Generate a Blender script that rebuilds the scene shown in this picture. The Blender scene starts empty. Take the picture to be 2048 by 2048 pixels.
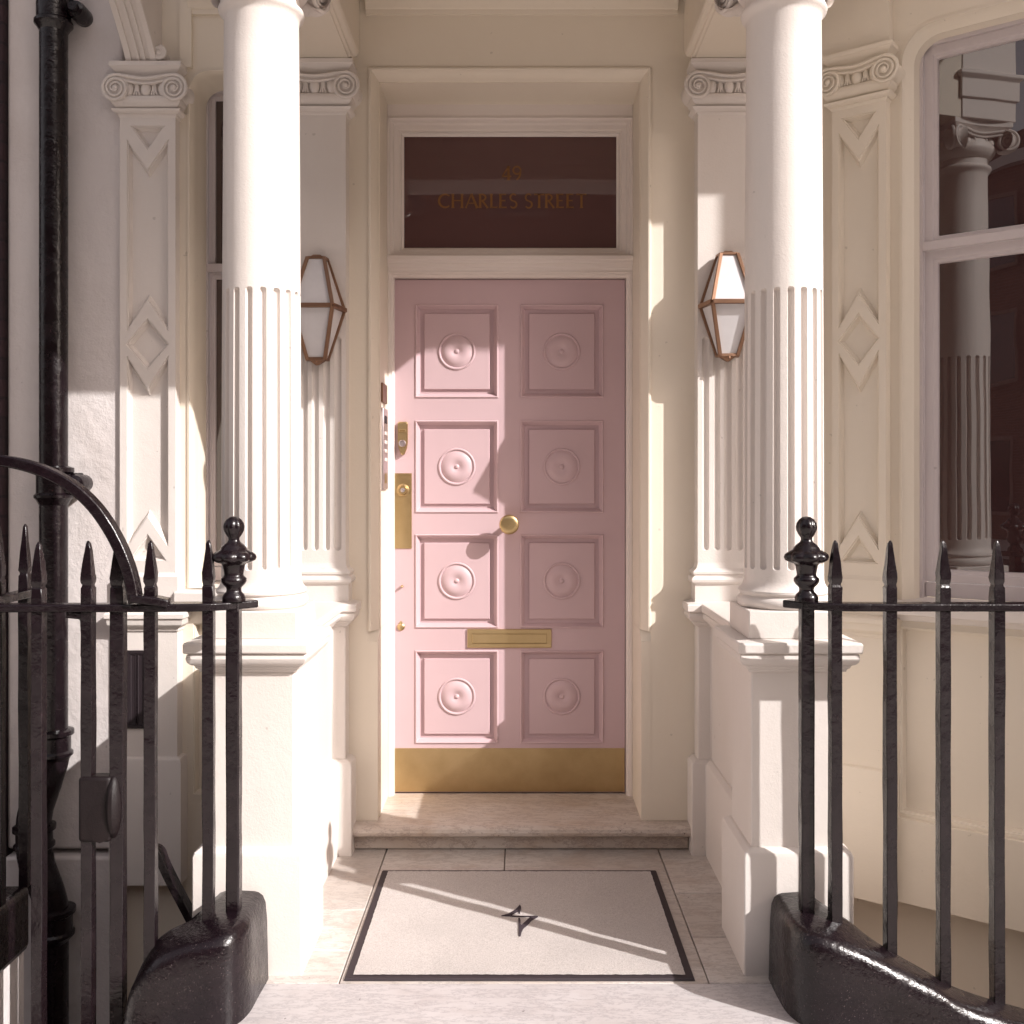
import bpy, bmesh, math, random
from math import sin, cos, pi, radians, sqrt, atan2
from mathutils import Vector, Matrix

random.seed(7)
S = bpy.context.scene
COL = S.collection

# ------------------------------------------------------------------ camera
cd = bpy.data.cameras.new("camera")
cam = bpy.data.objects.new("camera", cd)
COL.objects.link(cam)
cam.location = (0, 0, 1.40)
cam.rotation_euler = (radians(90), 0, 0)
cd.sensor_width = 36.0
cd.lens = 36.0
cd.shift_x = -0.0062
cd.shift_y = -0.0280
cd.clip_start = 0.05
cd.clip_end = 400
S.camera = cam

# ------------------------------------------------------------------ light
A, B = 1.59, 1.24                       # sun slope: to the left and down per metre into the porch
SUN_EL = math.atan(B / sqrt(1 + A * A))
SUN_AZ = atan2(A, -1.0)
w = bpy.data.worlds.new("World")
S.world = w
w.use_nodes = True
nt = w.node_tree
bg = nt.nodes["Background"]
sky = nt.nodes.new("ShaderNodeTexSky")
sky.sky_type = 'NISHITA'
sky.sun_disc = False
sky.sun_elevation = SUN_EL
sky.sun_rotation = SUN_AZ
sky.dust_density = 3.0
hs = nt.nodes.new("ShaderNodeHueSaturation")
hs.inputs['Saturation'].default_value = 0.35
tint = nt.nodes.new("ShaderNodeMix")
tint.data_type = 'RGBA'; tint.blend_type = 'MULTIPLY'
tint.inputs['Factor'].default_value = 1.0
tint.inputs[7].default_value = (1.0, 0.88, 0.82, 1)
nt.links.new(sky.outputs[0], hs.inputs['Color'])
nt.links.new(hs.outputs[0], tint.inputs[6])
nt.links.new(tint.outputs[2], bg.inputs[0])
bg.inputs[1].default_value = 0.115
sl = bpy.data.lights.new("sun", 'SUN')
sl.energy = 3.0
sl.angle = radians(0.5)
sl.color = (1.0, 0.965, 0.945)
sun = bpy.data.objects.new("sun", sl)
COL.objects.link(sun)
sun.location = (6, -4, 8)
sun.rotation_euler = Vector((-A, 1, -B)).to_track_quat('-Z', 'Y').to_euler()
S.view_settings.view_transform = 'Standard'
S.view_settings.look = 'None'
S.view_settings.exposure = 1.05
S.view_settings.gamma = 1.0
S.render.engine = 'CYCLES'

# ------------------------------------------------------------------ materials
def newmat(name):
    m = bpy.data.materials.new(name)
    m.use_nodes = True
    return m, m.node_tree, m.node_tree.nodes["Principled BSDF"]

def texco(nt):
    return nt.nodes.new("ShaderNodeNewGeometry").outputs['Position']

def noise(nt, co, scale, detail=4, rough=0.6, vec=None):
    n = nt.nodes.new("ShaderNodeTexNoise")
    n.inputs['Scale'].default_value = scale
    n.inputs['Detail'].default_value = detail
    n.inputs['Roughness'].default_value = rough
    if vec:
        mp = nt.nodes.new("ShaderNodeMapping")
        mp.inputs['Scale'].default_value = vec
        nt.links.new(co, mp.inputs[0]); co = mp.outputs[0]
    nt.links.new(co, n.inputs['Vector'])
    return n.outputs['Fac']

def ramp(nt, fac, stops):
    r = nt.nodes.new("ShaderNodeValToRGB")
    e = r.color_ramp.elements
    while len(e) < len(stops): e.new(0.5)
    for k, (p, c) in enumerate(stops):
        e[k].position = p
        e[k].color = (c[0], c[1], c[2], 1) if not isinstance(c, (int, float)) else (c, c, c, 1)
    nt.links.new(fac, r.inputs[0])
    return r.outputs[0]

def bump(nt, bsdf, hs_, dist=0.002, strength=0.5):
    prev = None
    for h, d in hs_:
        b = nt.nodes.new("ShaderNodeBump")
        b.inputs['Strength'].default_value = strength
        b.inputs['Distance'].default_value = d
        nt.links.new(h, b.inputs['Height'])
        if prev: nt.links.new(prev, b.inputs['Normal'])
        prev = b.outputs[0]
    nt.links.new(prev, bsdf.inputs['Normal'])

def mixc(nt, fac, c1, c2, mode='MIX'):
    m = nt.nodes.new("ShaderNodeMix")
    m.data_type = 'RGBA'; m.blend_type = mode
    if isinstance(fac, (int, float)): m.inputs[0].default_value = fac
    else: nt.links.new(fac, m.inputs[0])
    for i, c in ((6, c1), (7, c2)):
        if isinstance(c, tuple): m.inputs[i].default_value = (*c, 1)
        else: nt.links.new(c, m.inputs[i])
    return m.outputs[2]

def paint(name, base, dirt, rough=0.5, fine=0.0006, coarse=0.003, chips=True, amount=0.35):
    """oil or masonry paint over render: brush grain, old filler dents, soft stains"""
    m, nt, b = newmat(name)
    co = texco(nt)
    stain = ramp(nt, noise(nt, co, 2.3, 6, 0.65, (1, 1, 0.45)), [(0.45, 0), (0.8, 1)])
    f = nt.nodes.new("ShaderNodeMath"); f.operation = 'MULTIPLY'; f.inputs[1].default_value = amount
    nt.links.new(stain, f.inputs[0])
    c = mixc(nt, f.outputs[0], base, dirt)
    if chips:
        sp = ramp(nt, noise(nt, co, 34, 2, 0.4), [(0.755, 0), (0.775, 1)])
        g = nt.nodes.new("ShaderNodeMath"); g.operation = 'MULTIPLY'; g.inputs[1].default_value = 0.35
        nt.links.new(sp, g.inputs[0])
        c = mixc(nt, g.outputs[0], c, (dirt[0] * .5, dirt[1] * .5, dirt[2] * .5))
    nt.links.new(c, b.inputs['Base Color'])
    b.inputs['Roughness'].default_value = rough
    b.inputs['Specular IOR Level'].default_value = 0.35
    bump(nt, b, [(noise(nt, co, 9, 5, 0.6), coarse), (noise(nt, co, 150, 4, 0.7), fine)])
    return m

M = {}
M['wall'] = paint('cream masonry paint', (.755, .68, .575), (.67, .58, .46), .55)
M['white'] = paint('off white masonry paint', (.70, .645, .605), (.60, .53, .475), .45, .0016, .004)
M['plaster'] = paint('rough whitewashed render', (.66, .61, .595), (.46, .40, .37), .65, .0028, .018, True, .7)
M['joinery'] = paint('white joinery gloss', (.74, .665, .62), (.64, .555, .50), .3, .0002, .0008, False)
M['sash'] = paint('weathered sash paint', (.56, .50, .50), (.38, .32, .31), .5, .0012, .003, True, .6)

def pink():
    m, nt, b = newmat('dusky pink door paint')
    co = texco(nt)
    f = ramp(nt, noise(nt, co, 3, 3), [(.3, (.545, .392, .412)), (.7, (.57, .412, .432))])
    nt.links.new(f, b.inputs['Base Color'])
    b.inputs['Roughness'].default_value = .38
    b.inputs['Specular IOR Level'].default_value = .4
    bump(nt, b, [(noise(nt, co, 60, 3, .6, (1, 1, .15)), .0003), (noise(nt, co, 6, 3), .001)])
    return m
M['pink'] = pink()

def iron(sp=.70, fine=.0013, amt=.6):
    m, nt, b = newmat('thick black iron paint')
    co = texco(nt)
    f = ramp(nt, noise(nt, co, 14, 6, .7), [(.35, (.005, .0022, .0036)), (.62, (.009, .0048, .0066)), (.85, (.028, .018, .021))])
    dust = ramp(nt, noise(nt, co, 220, 3, .7), [(sp, 0), (sp + .05, amt)])
    c = mixc(nt, dust, f, (.12, .09, .09))
    nt.links.new(c, b.inputs['Base Color'])
    r = ramp(nt, noise(nt, co, 18, 4), [(.3, .16), (.75, .36)])
    nt.links.new(r, b.inputs['Roughness'])
    b.inputs['Specular IOR Level'].default_value = .45
    bump(nt, b, [(noise(nt, co, 16, 3, .5), .005), (noise(nt, co, 95, 3, .6), fine)], strength=.75)
    return m
M['iron'] = iron()
M['kerb'] = iron(.64, .0022, .8); M['kerb'].name = 'black gloss masonry paint'

def marble(name, c0, c1, c2, spots=.5, scale=1.0):
    m, nt, b = newmat(name)
    co = texco(nt)
    vein = ramp(nt, noise(nt, co, 7 * scale, 8, .7, (1, 1.6, 1)), [(.3, c1), (.5, c0), (.62, c0), (.8, c2)])
    grime = ramp(nt, noise(nt, co, 2.2, 5, .6), [(.40, 0), (.70, .8)])
    c = mixc(nt, grime, vein, c1)
    thin = ramp(nt, noise(nt, co, 16 * scale, 6, .75, (.5, 1.7, 1)), [(.465, 0), (.5, .75), (.535, 0)])
    c = mixc(nt, thin, c, c2)
    sp = ramp(nt, noise(nt, co, 48, 3, .6), [(.70, 0), (.75, spots)])
    c = mixc(nt, sp, c, (c2[0] * .35, c2[1] * .3, c2[2] * .3))
    info = nt.nodes.new("ShaderNodeNewGeometry")
    v = ramp(nt, info.outputs['Random Per Island'], [(0, .88), (1, 1.04)])
    c = mixc(nt, 1.0, c, v, 'MULTIPLY')
    nt.links.new(c, b.inputs['Base Color'])
    b.inputs['Roughness'].default_value = .42
    bump(nt, b, [(noise(nt, co, 90, 4, .7), .0006)])
    return m
M['marble'] = marble('worn pale marble', (.57, .525, .49), (.43, .355, .305), (.34, .295, .275), .8)
M['marble_front'] = marble('pale grey marble', (.52, .49, .49), (.44, .40, .395), (.31, .285, .295), .9, 1.0)
M['step'] = marble('pinkish veined marble', (.59, .525, .475), (.46, .355, .275), (.33, .26, .225), .9)

def plain(name, col, rough=.5, metal=0, spec=.5):
    m, nt, b = newmat(name)
    b.inputs['Base Color'].default_value = (*col, 1)
    b.inputs['Roughness'].default_value = rough
    b.inputs['Metallic'].default_value = metal
    b.inputs['Specular IOR Level'].default_value = spec
    return m

def brushed(name, col, col2, rough=.3, vec=(1, 1, 30)):
    m, nt, b = newmat(name)
    co = texco(nt)
    c = ramp(nt, noise(nt, co, 5, 5, .6), [(.3, col2), (.7, col)])
    nt.links.new(c, b.inputs['Base Color'])
    b.inputs['Metallic'].default_value = 1
    r = ramp(nt, noise(nt, co, 25, 4, .6, vec), [(.3, rough), (.7, rough + .16)])
    nt.links.new(r, b.inputs['Roughness'])
    bump(nt, b, [(noise(nt, co, 60, 2, .5, vec), .00015)])
    return m
M['brass'] = brushed('satin brass', (.60, .45, .245), (.48, .345, .17), .30)
M['copper'] = brushed('aged bronze', (.33, .20, .135), (.25, .145, .095), .40, (1, 1, 1))
M['steel'] = brushed('satin steel', (.62, .55, .56), (.52, .46, .47), .3)
M['dark'] = plain('dark slot', (.02, .012, .014), .6)
M['rust'] = paint('dark rusted iron', (.006, .0025, .0032), (.012, .005, .004), .5, .003, .006, False, .8)
M['vent'] = paint('black vent paint', (.02, .013, .016), (.035, .025, .028), .5)
M['rubber'] = plain('black mat rubber', (.028, .018, .022), .7)
M['gold'] = plain('faded gilt lettering', (.23, .105, .035), .5, 0, .2)

def opal():
    m, nt, b = newmat('opal lantern glass')
    co = texco(nt)
    c = ramp(nt, noise(nt, co, 12, 4), [(.3, (.62, .60, .61)), (.7, (.67, .65, .66))])
    nt.links.new(c, b.inputs['Base Color'])
    b.inputs['Roughness'].default_value = .22
    b.inputs['Subsurface Weight'].default_value = .25
    b.inputs['Subsurface Radius'].default_value = (.03, .03, .03)
    return m
M['opal'] = opal()

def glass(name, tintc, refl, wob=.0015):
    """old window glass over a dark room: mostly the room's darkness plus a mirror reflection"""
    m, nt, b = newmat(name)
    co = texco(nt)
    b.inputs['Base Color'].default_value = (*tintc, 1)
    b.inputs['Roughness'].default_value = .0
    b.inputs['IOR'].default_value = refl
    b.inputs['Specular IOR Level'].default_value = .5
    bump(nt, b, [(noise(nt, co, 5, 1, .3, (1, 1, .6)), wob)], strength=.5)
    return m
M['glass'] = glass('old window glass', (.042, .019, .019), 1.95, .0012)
M['fanglass'] = glass('fanlight glass', (.105, .052, .050), 1.7, .001)
M['farglass'] = glass('far window glass', (.02, .02, .022), 1.6, 0.0001)

def carpet():
    m, nt, b = newmat('oatmeal mat pile')
    co = texco(nt)
    c = ramp(nt, noise(nt, co, 260, 4, .75), [(.32, (.33, .285, .265)), (.55, (.52, .47, .445)), (.75, (.59, .54, .515))])
    d = ramp(nt, noise(nt, co, 4, 5, .6), [(.35, .90), (.7, 1.0)])
    c = mixc(nt, 1.0, c, d, 'MULTIPLY')
    nt.links.new(c, b.inputs['Base Color'])
    b.inputs['Roughness'].default_value = .95
    b.inputs['Sheen Weight'].default_value = .2
    bump(nt, b, [(noise(nt, co, 300, 3, .7), .004)], strength=.8)
    return m
M['carpet'] = carpet()

def carpet_ink():
    m, nt, b = newmat('dark mat pile')
    co = texco(nt)
    c = ramp(nt, noise(nt, co, 280, 3, .7), [(.35, (.018, .010, .016)), (.75, (.06, .042, .052))])
    nt.links.new(c, b.inputs['Base Color'])
    b.inputs['Roughness'].default_value = .95
    return m
M['ink'] = carpet_ink()

def brick(name, c1, c2, mortar, axis_xz=True):
    m, nt, b = newmat(name)
    co = texco(nt)
    sep = nt.nodes.new("ShaderNodeSeparateXYZ"); nt.links.new(co, sep.inputs[0])
    cmb = nt.nodes.new("ShaderNodeCombineXYZ")
    nt.links.new(sep.outputs[0], cmb.inputs[0]); nt.links.new(sep.outputs[2], cmb.inputs[1])
    t = nt.nodes.new("ShaderNodeTexBrick")
    t.inputs['Scale'].default_value = 1.0
    t.inputs['Brick Width'].default_value = .225
    t.inputs['Row Height'].default_value = .075
    t.inputs['Mortar Size'].default_value = .006
    t.inputs['Color1'].default_value = (*c1, 1); t.inputs['Color2'].default_value = (*c2, 1)
    t.inputs['Mortar'].default_value = (*mortar, 1)
    nt.links.new(cmb.outputs[0], t.inputs['Vector'])
    nt.links.new(t.outputs['Color'], b.inputs['Base Color'])
    b.inputs['Roughness'].default_value = .9
    inv = nt.nodes.new("ShaderNodeMath"); inv.operation = 'SUBTRACT'; inv.inputs[0].default_value = 1
    nt.links.new(t.outputs['Fac'], inv.inputs[1])
    bump(nt, b, [(inv.outputs[0], .006), (noise(nt, co, 40, 5, .7), .004)], strength=.8)
    return m
M['brick'] = brick('soot dark brick', (.035, .016, .020), (.022, .011, .014), (.018, .010, .013))
M['brick_far'] = brick('brown street brick', (.20, .11, .075), (.15, .085, .06), (.22, .18, .15))
def ground(name, c1, c2, sc):
    m, nt, b = newmat(name)
    co = texco(nt)
    c = ramp(nt, noise(nt, co, sc, 6, .7), [(.3, c1), (.7, c2)])
    nt.links.new(c, b.inputs['Base Color'])
    b.inputs['Roughness'].default_value = .85
    bump(nt, b, [(noise(nt, co, 90, 4, .7), .002)])
    return m
M['paving'] = ground('york stone paving', (.50, .455, .42), (.60, .55, .51), 4)
M['road'] = ground('asphalt', (.045, .042, .042), (.065, .06, .06), 30)
M['area'] = ground('area paving', (.20, .15, .12), (.30, .23, .19), 5)

# ------------------------------------------------------------------ mesh builder
ORG = {}
class MB:
    def __init__(self): self.v = []; self.f = []
    def add(self, vs, fs):
        o = len(self.v)
        self.v += [tuple(p) for p in vs]
        self.f += [tuple(i + o for i in q) for q in fs]
        return self
    def box(self, x0, x1, y0, y1, z0, z1):
        vs = [(x, y, z) for z in (z0, z1) for y in (y0, y1) for x in (x0, x1)]
        return self.add(vs, [(0, 2, 3, 1), (4, 5, 7, 6), (0, 1, 5, 4), (2, 6, 7, 3), (0, 4, 6, 2), (1, 3, 7, 5)])
    def loft(self, rings, closed=True, cap0=False, cap1=False):
        n = len(rings[0]); vs = [p for r in rings for p in r]; fs = []
        for k in range(len(rings) - 1):
            for i in range(n if closed else n - 1):
                j = (i + 1) % n
                fs.append((k * n + i, k * n + j, (k + 1) * n + j, (k + 1) * n + i))
        if cap0: fs.append(tuple(range(n)))
        if cap1: fs.append(tuple(range((len(rings) - 1) * n, len(rings) * n)))
        return self.add(vs, fs)
    def lathe(self, c, prof, n=32, axis='Z', lobes=None):
        """prof = [(r, h)]; lobes = (count, {index: depth})"""
        rings = []
        for k, (r, h) in enumerate(prof):
            ring = []
            for i in range(n):
                a = 2 * pi * i / n
                rr = r
                if lobes and k in lobes[1]:
                    rr = r * (1 - lobes[1][k] * (1 - abs(cos(lobes[0] * a / 2))))
                if axis == 'Z': ring.append((c[0] + rr * cos(a), c[1] + rr * sin(a), c[2] + h))
                else: ring.append((c[0] + rr * cos(a), c[1] - h, c[2] + rr * sin(a)))
            rings.append(ring)
        return self.loft(rings, True, prof[0][0] > 1e-5, prof[-1][0] > 1e-5)
    def tube(self, path, r, n=12, square=None, ref=(0, 1, 0)):
        """round tube (r number or list) or flat bar (square=(w along ref, h across))"""
        rings = []
        P = [Vector(p) for p in path]
        for k, p in enumerate(P):
            t = (P[min(k + 1, len(P) - 1)] - P[max(k - 1, 0)]).normalized()
            a = Vector(ref); a = (a - t * a.dot(t))
            if a.length < 1e-4: a = Vector((1, 0, 0)) - t * t.x
            a.normalize(); b = t.cross(a)
            rr = r[k] if isinstance(r, (list, tuple)) else r
            if square:
                w2, h2 = square[0] / 2, square[1] / 2
                rings.append([p + a * x * w2 + b * y * h2 for x, y in ((1, 1), (-1, 1), (-1, -1), (1, -1))])
            else:
                rings.append([p + a * rr * cos(2 * pi * i / n) + b * rr * sin(2 * pi * i / n) for i in range(n)])
        return self.loft(rings, True, True, True)
    def extrude_x(self, prof, x0, x1):
        """closed (y,z) profile swept along X"""
        return self.loft([[(x, y, z) for y, z in prof] for x in (x0, x1)], True, True, True)
    def frame(self, x0, x1, z0, z1, prof, cap=False):
        """prof = [(inset, y)] round a rectangle"""
        rings = [[(x0 + d, y, z0 + d), (x1 - d, y, z0 + d), (x1 - d, y, z1 - d), (x0 + d, y, z1 - d)] for d, y in prof]
        return self.loft(rings, True, False, cap)
    def uframe(self, x0, x1, z0, z1, prof):
        rings = [[(x0 + d, y, z0), (x0 + d, y, z1 - d), (x1 - d, y, z1 - d), (x1 - d, y, z0)] for d, y in prof]
        return self.loft(rings, False)
    def plan(self, poly, prof, cap0=False, cap1=True):
        """mouldings round a plan outline: prof = [(outset, z)]"""
        return self.loft([[(x, y, z) for x, y in offset(poly, d)] for d, z in prof], True, cap0, cap1)
    def ell(self, c, rx, ry, rz, n=14, m=8):
        rings = []
        for k in range(m + 1):
            a = -pi / 2 + pi * k / m
            rings.append([(c[0] + rx * cos(a) * cos(2 * pi * i / n), c[1] + ry * cos(a) * sin(2 * pi * i / n), c[2] + rz * sin(a)) for i in range(n)])
        return self.loft(rings)
    def xf(self, mat):
        self.v = [tuple(mat @ Vector(p)) for p in self.v]
        return self
    def build(self, name, mat, parent=None, bevel=0, angle=35, seg=2):
        top = parent
        while top and top.parent: top = top.parent
        o = ORG.get(top.name, Vector((0, 0, 0))) if top else Vector((0, 0, 0))
        me = bpy.data.meshes.new(name)
        me.from_pydata([tuple(Vector(p) - o) for p in self.v], [], self.f)
        bm = bmesh.new(); bm.from_mesh(me)
        bmesh.ops.remove_doubles(bm, verts=bm.verts, dist=1e-5)
        bmesh.ops.recalc_face_normals(bm, faces=bm.faces)
        bm.to_mesh(me); bm.free()
        me.materials.append(M[mat] if isinstance(mat, str) else mat)
        for p in me.polygons: p.use_smooth = True
        me.set_sharp_from_angle(angle=radians(angle))
        ob = bpy.data.objects.new(name, me)
        COL.objects.link(ob)
        if parent: ob.parent = parent
        if bevel:
            bv = ob.modifiers.new("bevel", 'BEVEL')
            bv.width = bevel; bv.segments = seg; bv.limit_method = 'ANGLE'; bv.angle_limit = radians(40)
            bv.harden_normals = False
        return ob

def offset(poly, d):
    """outset a CCW plan polygon with mitred corners"""
    n = len(poly); out = []
    for i in range(n):
        p0, p1, p2 = Vector(poly[i - 1]), Vector(poly[i]), Vector(poly[(i + 1) % n])
        e1 = (p1 - p0).normalized(); e2 = (p2 - p1).normalized()
        n1 = Vector((e1.y, -e1.x)); n2 = Vector((e2.y, -e2.x))
        k = 1 + n1.dot(n2)
        q = p1 + (n1 + n2) * (d / max(k, .2))
        out.append((q.x, q.y))
    return out

def ccw(poly):
    a = sum(poly[i][0] * poly[(i + 1) % len(poly)][1] - poly[(i + 1) % len(poly)][0] * poly[i][1] for i in range(len(poly)))
    return poly if a > 0 else poly[::-1]

def tag(o, label, cat, group=None, kind=None):
    if label: o['label'] = label
    if cat: o['category'] = cat
    if group: o['group'] = group
    if kind: o['kind'] = kind
    return o

def thing(name, label, cat, loc=(0, 0, 0), group=None, local=False, rotz=0):
    o = bpy.data.objects.new(name, None)
    o.empty_display_size = .1
    COL.objects.link(o)
    o.location = loc
    o.rotation_euler = (0, 0, rotz)
    ORG[o.name] = Vector((0, 0, 0)) if local else Vector(loc)
    return tag(o, label, cat, group)

def copy_tree(o, parent=None):
    c = o.copy(); COL.objects.link(c)
    if parent: c.parent = parent
    for ch in list(o.children): copy_tree(ch, c)
    return c

XC = 0.013            # centre line of the porch
WY = 3.95             # front plane of the house wall
ID = Matrix.Identity(4)
BAY = Matrix.Translation((1.16, 3.919, 0)) @ Matrix.Rotation(-radians(37.7), 4, 'Z')

# ------------------------------------------------------------------ ground
def struct(mb, name, mat, bevel=0):
    o = mb.build(name, mat, None, bevel)
    o['kind'] = 'structure'
    return o
struct(MB().box(-30, 30, -3.2, 2.28, -.6, -.15), 'pavement', 'paving')
struct(MB().box(-30, 30, -9.5, -3.2, -.7, -.27), 'road', 'road')
struct(MB().box(-30, 30, -13.0, -9.5, -.7, -.15), 'far_pavement', 'paving')
struct(MB().box(-30, 30, 2.28, 9, -2.6, -2.2), 'basement_area_floor', 'area')
struct(MB().box(-300, 300, -300, 300, -3.2, -2.7), 'ground', 'road')
# landing: slabs with open joints over a dark bed
def landing():
    bed = MB().box(XC - .92, XC + .92, 2.30, 4.32, -2.2, -.012)
    struct(bed, 'landing_bed', 'area')
    m = MB(); g = .0016
    def slab(x0, x1, y0, y1): m.box(x0 + g, x1 - g, y0 + g, y1 - g, -.05, 0)
    L, R = XC - .95, XC + .95
    xl, xr = -.503, .535
    slab(L, R, 2.26, 2.868)
    for y0, y1 in ((2.868, 3.07), (3.07, 3.36), (3.36, 3.94)):
        slab(L, xl, y0, y1)
    for y0, y1 in ((2.868, 3.16), (3.16, 3.50), (3.50, 3.94)):
        slab(xr, R, y0, y1)
    slab(xl, -.05, 3.70, 3.94); slab(-.05, xr, 3.70, 3.94)
    slab(xl, xr, 2.868, 3.70)
    o = m.build('landing', 'marble', None, .003)
    o['kind'] = 'structure'
    # front slabs are greyer
    o.data.materials.append(M['marble_front'])
    for p in o.data.polygons:
        if p.center.y < 2.868: p.material_index = 1
landing()

# ------------------------------------------------------------------ doorstep
ds = thing('doorstep', 'veined pink marble doorstep with a rounded nose under the pink door', 'doorstep', (0, 3.9, 0))
xs0, xs1 = -.635, .655
pr = [(4.33, .055), (3.90, .055), (3.884, .058), (3.872, .066), (3.868, .078), (3.872, .09), (3.884, .098), (3.90, .10), (4.33, .10)]
MB().extrude_x(pr, xs0, xs1).build('tread', 'step', ds, 0)
MB().extrude_x([(4.3, .002), (3.915, .002), (3.915, .054), (4.3, .054)], xs0 + .004, xs1 - .004).build('riser', 'step', ds, .004)

# ------------------------------------------------------------------ doormat
dm = thing('doormat', 'oatmeal doormat with a black rubber edge and dark star mark on the landing', 'doormat', (0.01, 3.28, 0))
x0, x1, y0, y1 = -.491, .497, 2.878, 3.690
MB().loft([[(a, b, z) for a, b in ((x0 + d, y0 + d), (x1 - d, y0 + d), (x1 - d, y1 - d), (x0 + d, y1 - d))] for d, z in ((0, .002), (.004, .007), (.025, .0085), (.026, .004))]).build('rubber_edge', 'rubber', dm)
pm = MB()
nx, ny = 90, 75
rg = []
for j in range(ny + 1):
    for i in range(nx + 1):
        e = .0016 * (random.random() - .5)
        rg.append((x0 + .024 + (x1 - x0 - .048) * i / nx + (e if i in (0, nx) else 0), y0 + .020 + (y1 - y0 - .040) * j / ny + (e if j in (0, ny) else 0),
                   .0095 + .0012 * random.random() + .0012 * sin(i * .21) * sin(j * .17)))
pm.add(rg, [(j * (nx + 1) + i, j * (nx + 1) + i + 1, (j + 1) * (nx + 1) + i + 1, (j + 1) * (nx + 1) + i) for j in range(ny) for i in range(nx)])
pile = pm.build('pile', 'carpet', dm, 0, 80)
def P(px, py, z=0.0125):             # emblem outline read on the mat plane
    s = (py - 912) / (1.4 - z)
    return ((px - 978) / s, 1932 / s)
def em(c):                           # emblem coords
    return P((980 + c[0] * .06211) * .94336, (1780 + c[1] * .06211) * .94336)
st = MB()
polys = [[(365, 830), (600, 760), (810, 640), (905, 540), (965, 470), (1000, 545), (985, 650), (955, 750), (930, 745), (915, 670), (800, 735), (650, 830)],
         [(640, 822), (905, 838), (1200, 836), (1500, 838), (1500, 852), (1200, 850), (905, 856), (640, 836)],
         [(1550, 840), (1470, 900), (1340, 970), (1200, 1130), (1090, 1210), (1020, 1330), (985, 1470), (945, 1485), (925, 1440), (925, 1150), (910, 910), (965, 905), (985, 1000), (975, 1100), (1020, 1130), (1200, 960), (1330, 850), (1420, 835)]]
for pl in polys:
    q = [em(c) for c in pl]
    st.loft([[(a, b, z) for a, b in q] for z in (.0095, .0135)], True, False, True)
st.build('star_mark', 'ink', dm)

# ------------------------------------------------------------------ shared ornament
def volute(mb, cx, cz, yf, yb, R, d=1, flare=1.0):
    """scroll: cylinder running back to the wall, spiral fillet and eye on the front; d = winding side"""
    n = 28
    prof = [(R * .93, 0), (R * .95, .004), (R * .97, .012), (R * .80 * flare, .03), (R * .80 * flare, .06)]
    dep = yb - yf
    rings = []
    for k in range(9):
        f = k / 8
        r = R * (.96 - .14 * sin(pi * min(1, f * 1.0)) * (1 if flare <= 1 else .3))
        rings.append([(cx + r * cos(2 * pi * i / n), yf + dep * f, cz + r * sin(2 * pi * i / n)) for i in range(n)])
    mb.loft(rings, True, True, False)
    path = []; rad = []
    T = 2.6; N = 90
    for k in range(N + 1):
        f = k / N
        th = pi / 2 - d * 2 * pi * T * f
        r = (R - .005) * (1 - f) ** .92 * .86 + .010
        path.append((cx + r * cos(th), yf - .001 - .006 * f, cz + r * sin(th)))
        rad.append(.0075 * (1 - .62 * f))
    mb.tube(path, rad, 8)
    mb.ell((cx, yf - .004, cz), .012, .008, .012)

def capital_mesh(hw, ys, yw, z0):
    """Ionic pilaster capital. hw = half shaft width, ys = shaft front y, yw = wall y, z0 = top of shaft"""
    m = MB()
    def rect(d, dy=None): 
        dy = d if dy is None else dy
        return [(-hw - d, yw), (-hw - d, ys - dy), (hw + d, ys - dy), (hw + d, yw)]
    def band(prof):
        rings = [[(x, y, z0 + z) for x, y in rect(d)] for d, z in prof]
        m.loft(rings, False)
        m.add(rings[-1], [(0, 1, 2, 3)]); m.add(rings[0], [(0, 1, 2, 3)])
    band([(.0, -.002), (.004, .004), (.005, .009), (.010, .010), (.022, .020), (.024, .025), (.0, .026)])      # necking
    band([(.004, .028), (.012, .034), (.024, .048), (.028, .060), (.026, .070), (.022, .074)])                # plain echinus
    band([(.012, .070), (.012, .135)])
    band([(.006, .150), (.010, .166), (.024, .180), (.030, .186), (.030, .202), (-.0, .203)])                 # abacus
    yf = ys - .032
    cz = z0 + .098; R = .052; ex = hw + .004
    volute(m, -ex, cz, yf, yw, R, -1)
    volute(m, ex, cz, yf, yw, R, 1)
    # sagging channel between the scrolls
    N = 24
    def sag(x): return .016 * (1 - (x / ex) ** 2) * (1 if True else 0)
    top = []; bot = []
    for k in range(N + 1):
        x = -ex + 2 * ex * k / N
        s_ = .013 * (0.5 + .5 * cos(pi * x / ex))
        top.append((x, z0 + .152 - s_)); bot.append((x, z0 + .127 - s_))
    for (za, zb, ya) in ((0, 1, yf + .004),):
        rings = [[(x, ya, zt), (x, yw, zt)] for x, zt in top]
        m.loft([[(t[0], yw, t[1]), (t[0], ya - .003, t[1]), (t[0], ya, (t[1] + b[1]) / 2), (t[0], ya - .003, b[1]), (t[0], yw, b[1])] for t, b in zip(top, bot)], False)
    m.tube([(x, yf - .001, z - .004) for x, z in top], .006, 8)
    m.tube([(x, yf + .001, z + .003) for x, z in bot], .0045, 8)
    # egg and dart
    ye = ys - .012
    for x in (-.066, 0, .066):
        m.ell((x, ye, z0 + .100), .021, .017, .030)
    for x in (-.033, .033):
        for dx, tw in ((-.010, .004), (0, .0045), (.010, .004)):
            m.tube([(x + dx * .3, ye - .006, z0 + .120), (x + dx * .5, ye - .009, z0 + .095), (x + dx * 1.15, ye - .011, z0 + .076)], [tw * .8, tw, tw * .6], 8)
    return m

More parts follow.
